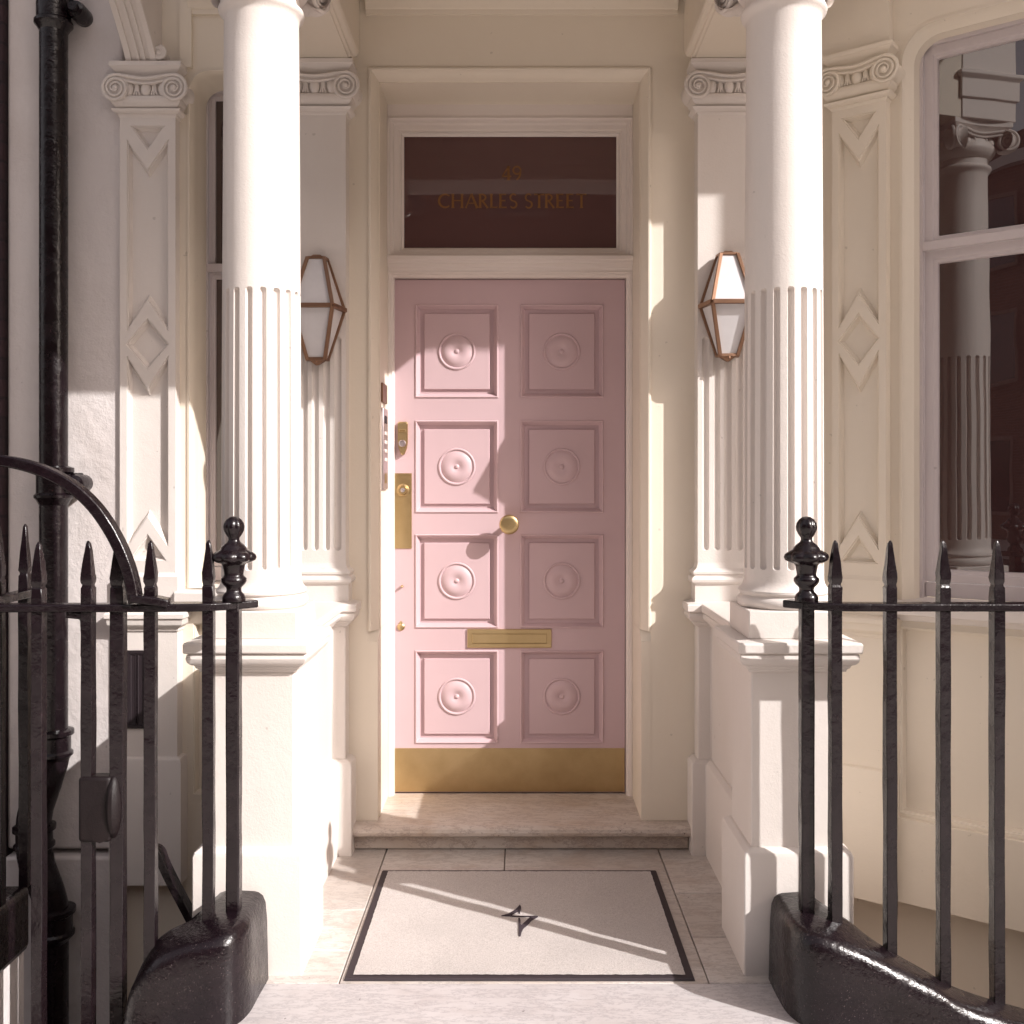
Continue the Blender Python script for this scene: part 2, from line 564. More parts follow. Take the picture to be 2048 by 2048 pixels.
def fill_face(outer, holes, y):
    """planar face in XZ with holes -> verts/faces"""
    bm = bmesh.new(); edges = []
    for loop in [outer] + holes:
        vs = [bm.verts.new((x, y, z)) for x, z in loop]
        for i in range(len(vs)): edges.append(bm.edges.new((vs[i], vs[(i + 1) % len(vs)])))
    bmesh.ops.triangle_fill(bm, use_beauty=True, edges=edges, normal=(0, -1, 0))
    bm.verts.index_update()
    v = [tuple(p.co) for p in bm.verts]; f = [tuple(q.index for q in fc.verts) for fc in bm.faces]
    bm.free()
    return v, f

def sunk(m, poly, y, depth, bev, lip=.004):
    poly = ccw(poly)
    rings = []
    for d, yy in ((0, y), (-.0015, y + .005), (-.0015 - lip, y + .0055), (-.0025 - lip, y + .011), (-.0025 - lip - bev, y + depth)):
        rings.append([(a, yy, b) for a, b in offset(poly, d)])
    m.loft(rings, True, False, True)

def diamond_pilaster(root, MX, wall_y=0.0, base=-.12, pw=.1, label=None, mt='wall'):
    ys = wall_y - .05
    q = pw * .745; qd = pw * .79
    tri_t = [(-.066, 2.762), (.066, 2.762), (0, 2.669)]
    up = [(-q, 2.711), (0, 2.597), (q, 2.711), (q, 1.979), (0, 2.097), (-q, 1.979)]
    dia = [(-qd, 1.930), (0, 2.030), (qd, 1.930), (0, 1.833)]
    lo = [(-q, 1.888), (0, 1.764), (q, 1.888), (q, 1.155), (0, 1.272), (-q, 1.155)]
    tri_b = [(-.072, 1.105), (.072, 1.105), (0, 1.208)]
    holes = [tri_t, up, dia, lo, tri_b]
    m = MB()
    outer = [(-pw, 1.05), (pw, 1.05), (pw, 2.797), (-pw, 2.797)]
    v, f = fill_face(outer, holes, ys); m.add(v, f)
    for h in holes:
        sunk(m, h, ys, .024, .009)
    for s_ in (-1, 1):
        m.add([(s_ * pw, ys, 1.05), (s_ * pw, ys, 2.797), (s_ * pw, wall_y + .01, 2.797), (s_ * pw, wall_y + .01, 1.05)], [(0, 1, 2, 3)])
    sh = m.xf(MX).build('pilaster', mt, root)
    if label: sh['label'] = label
    capital_mesh(pw, ys, wall_y + .01, 2.795).xf(MX).build('capital', mt, sh, 0, 40)
    # pedestal below
    b = MB()
    def rect(d): return [(-pw - d, wall_y + .01), (-pw - d, ys - d), (pw + d, ys - d), (pw + d, wall_y + .01)]
    prof = [(.030, base), (.030, .345), (.024, .356), (.010, .362), (.010, .838), (.016, .840), (.016, .850), (.020, .852), (.034, .864), (.036, .872),
            (.038, .888), (.044, .890), (.044, .906), (.038, .912), (.012, .918), (.012, 1.045), (.004, 1.052), (0, 1.06)]
    b.loft([[(x, y, z) for x, y in rect(d)] for d, z in prof], False)
    b.xf(MX).build('pilaster_base', mt, sh, 0, 30)
    return sh

def rounded(x0, x1, z0, z1, r, n=8):
    pts = [(x0, z0), (x1, z0)]
    for k in range(n + 1):
        a = pi / 2 * k / n
        pts.append((x1 - r + r * cos(a), z1 - r + r * sin(a)))
    for k in range(n + 1):
        a = pi / 2 + pi / 2 * k / n
        pts.append((x0 + r + r * cos(a), z1 - r + r * sin(a)))
    return pts

def sash_window(root, MX, x0, x1, z0, z1, r, prof, stile, zmeet, zg0, label, rail=.05):
    """rounded-head sash window in a wall opening (x0,x1,z0,z1); prof = [(inset, y)]"""
    n = 8
    sq = [(x0, z0), (x1, z0)] + [(x1, z1)] * (n + 1) + [(x0, z1)] * (n + 1)
    m = MB()
    rings = [[(a, .0, b) for a, b in sq]]
    for d, y in prof:
        rings.append([(a, y, b) for a, b in rounded(x0 + d, x1 - d, z0, z1 - d, max(r - d * .8, .01), n)])
    m.loft(rings)
    wn = m.xf(MX).build('window', 'wall', root, 0, 30)
    wn['label'] = label
    d, yb = prof[-1]
    xa, xb = x0 + d, x1 - d
    zt = z1 - d
    f = MB()
    fr = min(.012, stile * .25)
    # outer box frame
    f.frame(xa - .01, xb + .01, z0 - .02, zt + .01, [(0, yb - .002), (.01 + fr, yb - .002), (.01 + fr, yb + .05)])
    xa += fr; xb -= fr; zt -= fr
    # upper sash (front)
    ysa = yb + .012
    f.frame(xa, xb, zmeet - .005, zt, [(.001, ysa), (stile * .62, ysa), (stile * .66, ysa + .006), (stile * .92, ysa + .008), (stile, ysa + .022)])
    # meeting rail ledge
    f.box(xa - .004, xb + .004, yb - .003, ysa + .01, zmeet - .012, zmeet + .022)
    # lower sash
    ysb = ysa + .006
    ht = zmeet - .0115
    f.frame(xa, xb, zg0 - stile, ht, [(.001, ysb), (stile * .62, ysb), (stile * .66, ysb + .006), (stile * .92, ysb + .008), (stile, ysb + .022)])
    f.box(xa + .001, xb - .001, ysb + .002, ysb + .03, z0 + .01, zg0 - stile - .002)
    f.xf(MX).build('sash_frame', 'sash', wn, .003)
    for nm, za, zb, y in (('pane', zmeet + stile - .006, zt - stile, ysa + .02), ('pane', zg0, ht - stile, ysb + .02)):
        MB().add([(xa + stile - .004, y, za - .004), (xb - stile + .004, y, za - .004), (xb - stile + .004, y, zb + .004), (xa + stile - .004, y, zb + .004)], [(0, 1, 2, 3)]).xf(MX).build(nm, 'glass', wn)
    s = MB()
    s.extrude_x([(-.075, z0 - .045), (-.075, z0 - .012), (-.068, z0 - .006), (yb + .02, z0 + .008), (yb + .02, z0 - .05), (-.0, z0 - .075), (-.03, z0 - .07), (-.045, z0 - .05)], x0 - .03, x1 + .03)
    s.xf(MX).build('window_sill', 'white', wn, .003)
    return wn

# ------------------------------------------------------------------ the house
house = thing('townhouse', 'cream painted townhouse front with fluted pilasters, sash windows and pink front door', 'house', (0, WY, -.15))
DX0, DX1 = -.579, .511          # outer edge of the door surround
def wallmesh():
    m = MB()
    t = .42
    wx0, wx1 = -1.275, -.955
    m.box(-1.515, wx0, WY, WY + t, -2.2, 4.6)
    m.box(wx0, wx1, WY, WY + t, 2.998, 4.6)
    m.box(wx0, wx1, WY + .10, WY + t, -2.2, .995)
    m.box(wx1, DX0, WY, WY + t, -2.2, 4.6)
    m.box(DX0, DX1, WY, WY + t, 3.003, 4.6)
    m.box(DX1, 1.20, WY, WY + t, -2.2, 4.6)
    m.box(DX0, DX1, 4.36, WY + t, -.2, 3.003)
    # panel under the side window
    v, f = fill_face([(wx0, -.12), (wx1, -.12), (wx1, .995), (wx0, .995)], [[(wx0 + .02, .2), (wx1 - .02, .2), (wx1 - .02, .86), (wx0 + .02, .86)]], WY + .0)
    m.add(v, f)
    sunk(m, [(wx0 + .02, .2), (wx1 - .02, .2), (wx1 - .02, .86), (wx0 + .02, .86)], WY, .04, .004)
    m.box(wx0, wx1, WY, WY + .1, -2.2, -.121)
    # cornice at the top of the rear wall of the porch
    m.extrude_x([(WY + .01, 3.205), (WY - .012, 3.205), (WY - .014, 3.222), (WY - .02, 3.226), (WY - .03, 3.25), (WY - .06, 3.275), (WY - .065, 3.30), (WY + .01, 3.30)], XC - .60, XC + .60)
    m.extrude_x([(WY + .01, 3.205), (WY - .012, 3.205), (WY - .014, 3.222), (WY - .02, 3.226), (WY - .03, 3.25), (WY - .06, 3.275), (WY - .065, 3.30), (WY + .01, 3.30)], -1.27, XC - .93)
    # frieze blocks over the side pilasters
    m.box(-1.30, -1.255, WY - .02, WY + .01, 2.999, 3.7)
    return m
wall = wallmesh().build('wall', 'wall', house, 0, 30)
# white rendered pier to the left
pier = MB()
pier.box(-1.955, -1.514, WY - .035, WY + .38, -.0, 4.6)
pier.box(-1.955, -1.514, WY - .06, WY + .38, -2.2, -.02)
pier.build('rendered_pier', 'plaster', house, .012)['label'] = 'rough whitewashed pier behind the drainpipe'
# bay wall
bw = MB()
bx0, bx1, bz0, bz1 = .295, 1.42, .975, 3.06
bw.box(-.06, bx0, 0, .35, -.12, 4.6)
bw.box(bx0, bx1, 0, .35, bz1, 4.6)
bw.box(bx1, 2.6, 0, .35, -.12, 4.6)
bw.box(bx0, bx1, .10, .35, -.12, bz0)
hole = [(bx0 + .001, .2), (bx1 - .04, .2), (bx1 - .04, .875), (bx0 + .001, .875)]
v, f = fill_face([(bx0, -.12), (bx1, -.12), (bx1, bz0), (bx0, bz0)], [hole], 0.0)
bw.add(v, f); sunk(bw, hole, 0.0, .035, .004)
bw.box(.27, 2.6, -.022, .0, -.12, .185)
bw.box(-.06, 2.6, .12, .5, -2.2, -.122)
bw.box(.02, .27, -.045, .0, 3.001, 3.9)
bw.xf(BAY).build('bay_wall', 'wall', house, .004, 30)

# door surround
sr = MB()
sr.uframe(DX0, DX1, .83, 3.003, [(0, WY), (0, WY - .007), (.003, WY - .009), (.010, WY - .009), (.013, WY - .006), (.013, WY + .001), (.018, WY + .010), (.026, WY + .026), (.033, WY + .046), (.034, WY + .054), (.037, WY + .054), (.037, 4.36)])
for xa, xb in ((DX0, DX0 + .037), (DX1 - .037, DX1)):
    sr.box(xa, xb, WY - .0015, 4.36, .098, .79)
    sr.loft([[(xa, WY - .0015, .7902), (xb, WY - .0015, .7902), (xb, 4.3, .7902), (xa, 4.3, .7902)], [(xa, WY + (.001 if xa < 0 else .054), .829), (xb, WY + (.054 if xa < 0 else .001), .829), (xb, 4.3, .829), (xa, 4.3, .829)]])
surround = sr.build('door_surround', 'wall', house, 0, 25)

# respond pilasters (fluted) with capitals on the rear wall
def respond(sgn):
    hw = .115; ys = WY - .075; cx = XC + sgn * .781
    m = MB()
    # front with five flutes
    zA, zB = 1.145, 1.955
    r = .0135; pitch = .0425
    holes = []
    cs = [(-2 + k) * pitch for k in range(5)]
    for c in cs:
        pts = [(c + r * cos(pi + pi * k / 8), zA + r + r * sin(pi + pi * k / 8)) for k in range(9)] + [(c + r * cos(pi * k / 8), zB - r + r * sin(pi * k / 8)) for k in range(9)]
        holes.append(pts)
    v, f = fill_face([(-hw, 1.08), (hw, 1.08), (hw, 2.797), (-hw, 2.797)], holes, ys)
    m.add(v, f)
    for h, c in zip(holes, cs):
        rings = []
        for k in range(6):
            a = pi / 2 * k / 5
            sc = cos(a); dep = .0135 * sin(a)
            ring = []
            for x, z in h:
                zc = min(max(z, zA + r), zB - r)
                ring.append((c + (x - c) * sc, ys + dep, zc + (z - zc) * sc))
            rings.append(ring)
        m.loft(rings)
    for s_ in (-1, 1):
        m.add([(s_ * hw, ys, 1.08), (s_ * hw, ys, 2.797), (s_ * hw, WY + .01, 2.797), (s_ * hw, WY + .01, 1.08)], [(0, 1, 2, 3)])
    MX = Matrix.Translation((cx, 0, 0))
    p = m.xf(MX).build('pilaster', 'white', house, 0, 30)
    p['label'] = 'fluted pilaster behind the %s column' % ('left' if sgn < 0 else 'right')
    capital_mesh(hw, ys, WY + .01, 2.795).xf(MX).build('capital', 'white', p, 0, 40)
    b = MB()
    def rect(d): return [(-hw - d, WY + .01), (-hw - d, ys - d), (hw + d, ys - d), (hw + d, WY + .01)]
    prof = [(.012, .95), (.012, 1.018), (.016, 1.020), (.024, 1.028), (.026, 1.037), (.023, 1.046), (.015, 1.050), (.014, 1.055), (.019, 1.058), (.020, 1.066), (.014, 1.073), (.006, 1.078), (.001, 1.092), (0, 1.10)]
    b.loft([[(x, y, z) for x, y in rect(d)] for d, z in prof], False)
    b.xf(MX).build('pilaster_base', 'white', p, 0, 30)
for s_ in (-1, 1): respond(s_)
diamond_pilaster(house, Matrix.Translation((-1.412, WY, 0)), 0, -.12, .106, 'flat pilaster with sunk diamonds beside the drainpipe', 'white')
diamond_pilaster(house, BAY @ Matrix.Translation((.160, 0, 0)), 0, -.121, .100, 'flat pilaster with sunk diamonds beside the bay window')
# console above the left pilaster
cn = MB()
cp = []
for k in range(13):
    f = k / 12
    cp.append((WY - .05 - .36 * f ** 1.2, 3.0 + .30 * f))
def console_strip(xa, xb, dy):
    ring_f = [(y + dy, z) for y, z in cp]
    rings = [[(x, y, z) for y, z in ring_f] + [(x, WY + .01, 3.30), (x, WY + .01, 3.0)] for x in (xa, xb)]
    cn.loft(rings, True, True, True)
console_strip(-1.492, -1.374, 0)
for xa, xb in ((-1.492, -1.468), (-1.450, -1.437), (-1.426, -1.413), (-1.398, -1.374)):
    console_strip(xa + .0005, xb - .0005, -.010)
volute(cn, -1.364, 3.035, WY - .062, WY, .022, 1)
cn.build('console_bracket', 'white', house, .002, 30)

# windows
sash_window(house, Matrix.Translation((0, WY, 0)), -1.275, -.955, .995, 2.998, .085,
            [(.0, -.001), (.0, -.006), (.008, -.008), (.011, .0), (.016, .012), (.017, .04), (.018, .06), (.018, .075), (.019, .080), (.020, .17)], .024, 2.262, 1.09,
            'narrow dark side window behind the left column')
sash_window(house, BAY, bx0, bx1, bz0, bz1, .13,
            [(.0, -.001), (.0, -.006), (.010, -.008), (.013, .0), (.020, .010), (.034, .022), (.042, .028), (.043, .036), (.050, .05), (.052, .062)], .048, 2.262, 1.088,
            'bay window with weathered white sashes and old reflecting glass')

# ---- front door with frame and fanlight
DY = 4.293
PXL, PXR = -.522, .449
fd_rows = [(2.151, 1.758), (1.664, 1.276), (1.187, .793), (.700, .309)]
fd_cols = [(-.433, -.084), (.007, .358)]
dmsh = MB()
holes = [[(a, z1_), (b, z1_), (b, z0_), (a, z0_)] for a, b in fd_cols for z0_, z1_ in fd_rows]
v, f = fill_face([(PXL + .002, .106), (PXR - .002, .106), (PXR - .002, 2.254), (PXL + .002, 2.254)], holes, DY)
dmsh.add(v, f)
dmsh.frame(PXL + .002, PXR - .002, .106, 2.254, [(0, DY), (0, DY + .045)], True)
door = dmsh.build('front_door', 'pink', house, 0, 30)
door['label'] = 'dusky pink eight-panel front door with brass fittings'
for a, b in fd_cols:
    for zt, zb in fd_rows:
        m = MB()
        m.frame(a, b, zb, zt, [(0, DY), (.0015, DY - .004), (.004, DY - .0055), (.007, DY - .004), (.0085, DY), (.012, DY + .006), (.0175, DY + .014), (.019, DY + .019), (.0195, DY + .021), (.0365, DY + .021), (.0365, DY + .0135), (.039, DY + .0105)], True)
        cx, cz = (a + b) / 2, (zt + zb) / 2
        m.lathe((cx, DY + .0105, cz), [(.0785, -.002), (.0785, .0015), (.0765, .0046), (.0735, .0058), (.0705, .0046), (.069, .0018), (.0675, -.0005), (.064, .0012), (.058, .0050), (.049, .0088), (.040, .0104), (.030, .0098), (.021, .0072), (.014, .0040), (.0105, .0034), (.009, .0052), (.0065, .0078), (.003, .0090), (0.00001, .0092)], 56, 'Y')
        m.build('door_panel', 'pink', door, 0, 28)
# brass
MB().frame(PXL + .004, PXR - .004, .108, .290, [(0, DY), (.0, DY - .002), (.001, DY - .003)], True).build('kick_plate', 'brass', door)
k = MB(); k.lathe((-.038, DY, 1.230), [(.030, -.001), (.030, .004), (.026, .008), (.013, .012), (.012, .045), (.018, .052), (.032, .056), (.0395, .063), (.041, .072), (.039, .079), (.034, .083), (.02, .0845), (.008, .0842), (.00001, .0850)], 48, 'Y')
k.build('door_knob', 'brass', door, 0, 40)
lp = MB()
lx0, lx1, lz0, lz1 = -.213, .139, .711, .789
lp.frame(lx0, lx1, lz0, lz1, [(0, DY), (0, DY - .006), (.002, DY - .008), (.018, DY - .008), (.018, DY - .0045), (.0195, DY - .0045), (.0195, DY - .0075), (.021, DY - .009)], True)
lp.build('letter_plate', 'brass', door, 0, 30)
nl = MB()
def zz(y, s=450): return 1.4 - (y - 912) / s
def xx(x, s=450): return (x - 978) / s
out = [(-.021, .068), (-.016, .073), (.016, .073), (.021, .068), (.021, -.012), (.017, -.038), (.008, -.062), (0, -.067), (-.008, -.062), (-.017, -.038), (-.021, -.012)]
c0 = (xx(760.5), zz(829))
nl.loft([[(c0[0] + x * k_, DY - h, c0[1] + z * k_) for x, z in out] for h, k_ in ((0, 1), (.016, 1), (.020, .93))], True, False, True)
nlo = nl.build('night_latch', 'brass', door, 0, 30)
MB().lathe((c0[0], DY - .018, c0[1] - .018), [(.0145, 0), (.0145, .014), (.012, .017), (.012, .013), (.00001, .013)], 24, 'Y').build('lock_cylinder', 'steel', nlo)
MB().frame(c0[0] - .015, c0[0] + .015, c0[1] + .030, c0[1] + .040, [(0, DY - .018), (0, DY - .024), (.002, DY - .025), (.0035, DY - .021)], True).build('pull', 'brass', nlo)
pp = MB().frame(PXL + .003, xx(777), zz(1035), zz(893), [(0, DY), (0, DY - .003), (.001, DY - .004)], True)
ppo = pp.build('lock_plate', 'brass', door)
c1 = (xx(760.5), zz(925))
MB().lathe((c1[0], DY - .004, c1[1]), [(.027, 0), (.026, .003), (.021, .005), (.019, .010), (.017, .012), (.009, .012), (.0088, .008), (.00001, .008)], 32, 'Y').build('escutcheon', 'brass', ppo)
MB().lathe((c1[0], DY - .012, c1[1]), [(.0088, -.003), (.0085, .005), (.006, .006), (.00001, .006)], 20, 'Y').build('lock_cylinder', 'steel', ppo)
for sx in (PXL + .011, xx(777) - .008):
    for sz in (zz(1035) + .010, zz(893) - .010):
        MB().lathe((sx, DY - .004, sz), [(.004, 0), (.0035, .0012), (.00001, .0015)], 12, 'Y').build('screw', 'brass', ppo)
c2 = (xx(759), zz(1106))
MB().lathe((c2[0], DY, c2[1]), [(.005, 0), (.006, .010), (.003, .020), (.00001, .022)], 14, 'Y').build('door_pin', 'brass', door)
c3 = (xx(756.6), zz(1181))
esc = MB(); esc.lathe((c3[0], DY, c3[1] - .004), [(.016, 0), (.0155, .004), (.012, .007), (.00001, .009)], 24, 'Y')
esc.lathe((c3[0], DY, c3[1] + .014), [(.006, 0), (.006, .004), (.00001, .006)], 14, 'Y')
esc.build('keyhole_cover', 'brass', door, 0, 40)

fr = MB()
fr.uframe(-.543, .475, .10, 2.283, [(0, 4.248), (.006, 4.246), (.009, 4.25), (.011, 4.25), (.0125, 4.256), (.018, 4.258), (.021, 4.262), (.0255, 4.268), (.0255, 4.34)])
frame_o = fr.build('door_frame', 'joinery', house, 0, 30)
MB().extrude_x([(4.34, 2.283), (4.245, 2.283), (4.242, 2.294), (4.236, 2.296), (4.234, 2.306), (4.228, 2.309), (4.226, 2.320), (4.220, 2.323), (4.218, 2.338), (4.224, 2.343), (4.25, 2.347), (4.34, 2.35)], -.541, .473).build('transom', 'joinery', frame_o, 0, 30)
fl = MB()
fl.frame(-.542, .474, 2.320, 2.914, [(0, 4.228), (.006, 4.226), (.010, 4.230), (.012, 4.238), (.022, 4.240), (.026, 4.246), (.028, 4.252), (.044, 4.256), (.048, 4.262), (.052, 4.262), (.055, 4.275), (.064, 4.282), (.064, 4.292)])
fl.box(-.541, .473, 4.232, 4.30, 2.9145, 2.967)
fan = fl.build('fanlight', 'joinery', house, 0, 30)
fan['label'] = 'dark fanlight over the pink door with gilt house name'
MB().add([(-.482, 4.287, 2.376), (.414, 4.287, 2.376), (.414, 4.287, 2.854), (-.482, 4.287, 2.854)], [(0, 1, 2, 3)]).build('pane', 'fanglass', fan)

# gilt lettering, drawn as flared strokes
def letters():
    GY = 4.2855
    m = None
    H = .060
    def bar(a, b, w0, w1=None):
        nonlocal m
        w1 = w1 if w1 is not None else w0
        a, b = Vector(a), Vector(b); t = (b - a).normalized(); nrm = Vector((-t.y, t.x))
        pts = []
        L = (b - a).length
        for f, fl_ in ((0, 1.45), (.14, 1.0), (.86, 1.0), (1, 1.45)):
            wv = (w0 + (w1 - w0) * f) / 2 * fl_
            pts.append((a + (b - a) * f, wv))
        ring = [p + nrm * q for p, q in pts] + [p - nrm * q for p, q in reversed(pts)]
        rings = [[(p.x, y, p.y) for p in ring] for y in (GY, GY - .0008)]
        m.loft(rings, True, True, True)
    def arc(cx, cz, rx, rz, a0, a1, w0, w1, n=18):
        i_, o_ = [], []
        for k in range(n + 1):
            f_ = k / n; a = a0 + (a1 - a0) * f_
            wv = w1 + (w0 - w1) * sin(pi * f_)
            o_.append((cx + (rx + wv / 2) * cos(a), cz + (rz + wv / 2) * sin(a)))
            i_.append((cx + (rx - wv / 2) * cos(a), cz + (rz - wv / 2) * sin(a)))
        for k in range(n):
            q = [o_[k], o_[k + 1], i_[k + 1], i_[k]]
            m.loft([[(x, y, z) for x, z in q] for y in (GY, GY - .0008)], True, True, True)
    T, t_ = .0095, .0055
    def draw(ch, x, z):
        if ch == 'C':
            arc(x + .030, z + H / 2, .026, H / 2 - .003, radians(48), radians(312), T, t_); return .056
        if ch == 'H':
            bar((x + .006, z), (x + .006, z + H), T); bar((x + .044, z), (x + .044, z + H), T); bar((x + .008, z + H * .52), (x + .042, z + H * .52), t_ * .8); return .058
        if ch == 'A':
            bar((x + .002, z), (x + .026, z + H), t_); bar((x + .050, z), (x + .025, z + H), T); bar((x + .010, z + H * .34), (x + .042, z + H * .34), t_ * .8); return .056
        if ch == 'R':
            bar((x + .006, z), (x + .006, z + H), T)
            arc(x + .012, z + H * .74, .017, H * .24 - .001, radians(-92), radians(92), T * .8, t_)
            bar((x + .016, z + H * .50), (x + .038, z), T * .8); return .047
        if ch == 'L':
            bar((x + .006, z), (x + .006, z + H), T); bar((x + .006, z + .003), (x + .031, z + .003), t_); return .038
        if ch == 'E':
            bar((x + .006, z), (x + .006, z + H), T)
            for zz_, l in ((.003, .032), (H * .52, .027), (H - .003, .030)): bar((x + .006, z + zz_), (x + l, z + zz_), t_)
            return .042
        if ch == 'S':
            arc(x + .018, z + H * .74, .0125, H * .235, radians(35), radians(270), T * .8, t_)
            arc(x + .018, z + H * .25, .0135, H * .235, radians(90), radians(-150), T * .8, t_); return .040
        if ch == 'T':
            bar((x + .022, z), (x + .022, z + H), T); bar((x + .001, z + H - .003), (x + .043, z + H - .003), t_); return .046
        if ch == '4':
            bar((x + .030, z), (x + .030, z + H), T); bar((x + .002, z + H * .28), (x + .042, z + H * .28), t_); bar((x + .004, z + H * .28), (x + .030, z + H * .97), t_); return .046
        if ch == '9':
            arc(x + .022, z + H * .70, .0155, H * .26, 0, 2 * pi, T * .8, T * .7, 24)
            arc(x + .014, z + H * .66, .0235, H * .64, radians(0), radians(-75), T * .8, t_); return .046
        return .028
    txt = "CHARLES STREET"
    x = 0; adv = []
    for ch in txt: adv.append(x); x += {'C': .056, 'H': .058, 'A': .056, 'R': .047, 'L': .038, 'E': .042, 'S': .040, 'T': .046, ' ': .024}[ch]
    x0_ = -.036 - x / 2 + .012
    for ch, a in zip(txt, adv):
        if ch != ' ':
            m = MB(); draw(ch, x0_ + a, 2.552); m.build('letter', 'gold', fan, 0, 30)
    m = MB(); draw('4', -.036 - .047 + .012, 2.668); m.build('numeral', 'gold', fan, 0, 30)
    m = MB(); draw('9', -.036 + .008, 2.668); m.build('numeral', 'gold', fan, 0, 30)
letters()

# ------------------------------------------------------------------ porch walls with pedestals
def porch_wall(sgn):
    half = [(.655, 2.938), (.916, 2.938), (.916, 3.21), (.870, 3.21), (.870, 3.872), (.905, 3.872), (.905, WY), (.665, WY), (.665, 3.872), (.718, 3.872), (.718, 3.21), (.655, 3.21)]
    poly = ccw([(XC + sgn * x, y) for x, y in half])
    side = 'left' if sgn < 0 else 'right'
    r = thing('porch_wall', 'white porch side wall and pedestal under the %s column' % side, 'dwarf wall', (XC + sgn * .78, 3.07, 0), 'side walls of the porch')
    MB().plan(poly, [(.026, -.01), (.026, .335), (.022, .346), (.008, .356), (-.004, .358)], True, True).build('plinth', 'white', r, .004, 25)
    MB().plan(poly, [(0, .350), (0, .866)], True, True).build('die', 'white', r, .006, 25)
    cap = MB().plan(poly, [(.0, .858), (.010, .862), (.012, .870), (.018, .872), (.020, .880), (.030, .884), (.037, .892), (.040, .902), (.038, .912), (.034, .916), (.044, .918), (.046, .922), (.046, .942), (.043, .948), (.0, .955), (-.02, .955)], True, True)
    cap.build('coping', 'white', r, .002, 25)
for s_ in (-1, 1): porch_wall(s_)

# ------------------------------------------------------------------ columns
def fluted_shaft():
    NF = 18; fr_ = .52           # flute share of pitch
    pitch = 2 * pi / NF
    us = [-1, -.93, -.8, -.55, -.28, 0, .28, .55, .8, .93, 1]
    angs = []
    for k in range(NF):
        c = k * pitch + .10
        for u in us: angs.append((c + u * fr_ * pitch / 2, u))
        angs.append((c + pitch / 2, None))
    zA, zB = 1.148, 1.968
    zs = [1.085, 1.090, 1.096, 1.104, 1.115, 1.13]
    w = .117 * fr_ * pitch / 2
    for f in (0, .05, .15, .3, .5, .75, 1): zs.append(zA + w * f)
    zs += [zA + w + (zB - zA - 2 * w) * k / 8 for k in range(1, 8)]
    for f in (1, .75, .5, .3, .15, .05, 0): zs.append(zB - w * f)
    zs += [zB + (2.775 - zB) * k / 7 for k in range(1, 8)] + [2.785, 2.792]
    rings = []
    for z in zs:
        f = (z - 1.1) / 1.7
        R = .1165 - .0075 * max(0, f) ** 1.6
        if z < 1.115: R += .016 * ((1.115 - z) / .03) ** 2
        if z > 2.775: R += .010 * ((z - 2.775) / .017) ** 2
        ring = []
        for a, u in angs:
            d = 0
            if u is not None and zA <= z <= zB:
                v = 0
                if z < zA + w: v = (zA + w - z) / w
                if z > zB - w: v = (z - (zB - w)) / w
                q = 1 - u * u - v * v
                if q > 0: d = .0145 * sqrt(q)
            ring.append(((R - d) * cos(a), (R - d) * sin(a), z))
        rings.append(ring)
    return MB().loft(rings, True, True, True)

col = thing('portico_column', '', 'column', (0, 0, 0), 'columns of the porch', True)
MB().box(-.134, .134, -.134, .134, .953, 1.034).build('plinth', 'white', col, .004)
bs = [(.10, 1.030), (.126, 1.033), (.134, 1.040), (.1375, 1.050), (.136, 1.060), (.130, 1.067), (.126, 1.069), (.126, 1.074), (.131, 1.076), (.133, 1.081), (.131, 1.086), (.125, 1.088)]
MB().lathe((0, 0, 0), bs + [(.10, 1.089)], 64).build('base', 'white', col, 0, 50)
fluted_shaft().build('shaft', 'white', col, 0, 32)
cp_ = MB()
cp_.lathe((0, 0, 0), [(.10, 2.790), (.118, 2.791), (.124, 2.797), (.126, 2.804), (.124, 2.811), (.116, 2.816), (.112, 2.818), (.111, 2.846), (.124, 2.852), (.14, 2.875), (.142, 2.89), (.12, 2.93)], 48)
for q in range(4):
    fm = MB()
    for d in (-1, 1):
        vm = MB(); volute(vm, 0, 0, -.012, .045, .048, d)
        vm.xf(Matrix.Translation((d * .128, -.138, 2.912)) @ Matrix.Rotation(radians(-24 * d), 4, 'Z'))
        fm.add(vm.v, vm.f)
    N = 16; st_ = []
    for k in range(N + 1):
        x = -.128 + .256 * k / N; c_ = .5 + .5 * cos(pi * x / .128)
        st_.append((x, -.150 + .024 * c_, 2.960 - .010 * c_))
    fm.tube([(x, y, z - .004) for x, y, z in st_], .006, 8); fm.tube([(x, y + .002, z - .020) for x, y, z in st_], .0045, 8)
    fm.loft([[(x, y + .05, z), (x, y + .001, z), (x, y + .004, z - .012), (x, y + .001, z - .022), (x, y + .05, z - .022)] for x, y, z in st_], False)
    for x in (-.058, 0, .058): fm.ell((x, -.112 + abs(x) * .05, 2.908), .020, .016, .028, 10, 6)
    for x in (-.029, .029): fm.tube([(x, -.122, 2.935), (x, -.124, 2.905), (x, -.124, 2.885)], [.004, .006, .004], 8)
    fm.xf(Matrix.Rotation(q * pi / 2, 4, 'Z'))
    cp_.add(fm.v, fm.f)
ab = []
for q in range(4):
    for k in range(6):
        t = -1 + 2 * k / 6
        d = .150 - .022 * (1 - t * t)
        p = Vector((t * .150, -d)); p.rotate(Matrix.Rotation(q * pi / 2, 2)); ab.append((p.x, p.y))
cp_.loft([[(x * s1, y * s1, z) for x, y in ab] for s1, z in ((.86, 2.955), (.9, 2.966), (1.0, 2.978), (1.0, 2.999))], True, True, True)
cp_.build('capital', 'white', col, 0, 40)
col['label'] = 'round white column with half-fluted shaft left of the pink door, before the dim lantern'
colr = copy_tree(col)
col.location = (XC - .781, 3.065, 0)
colr.location = (XC + .781, 3.065, 0)
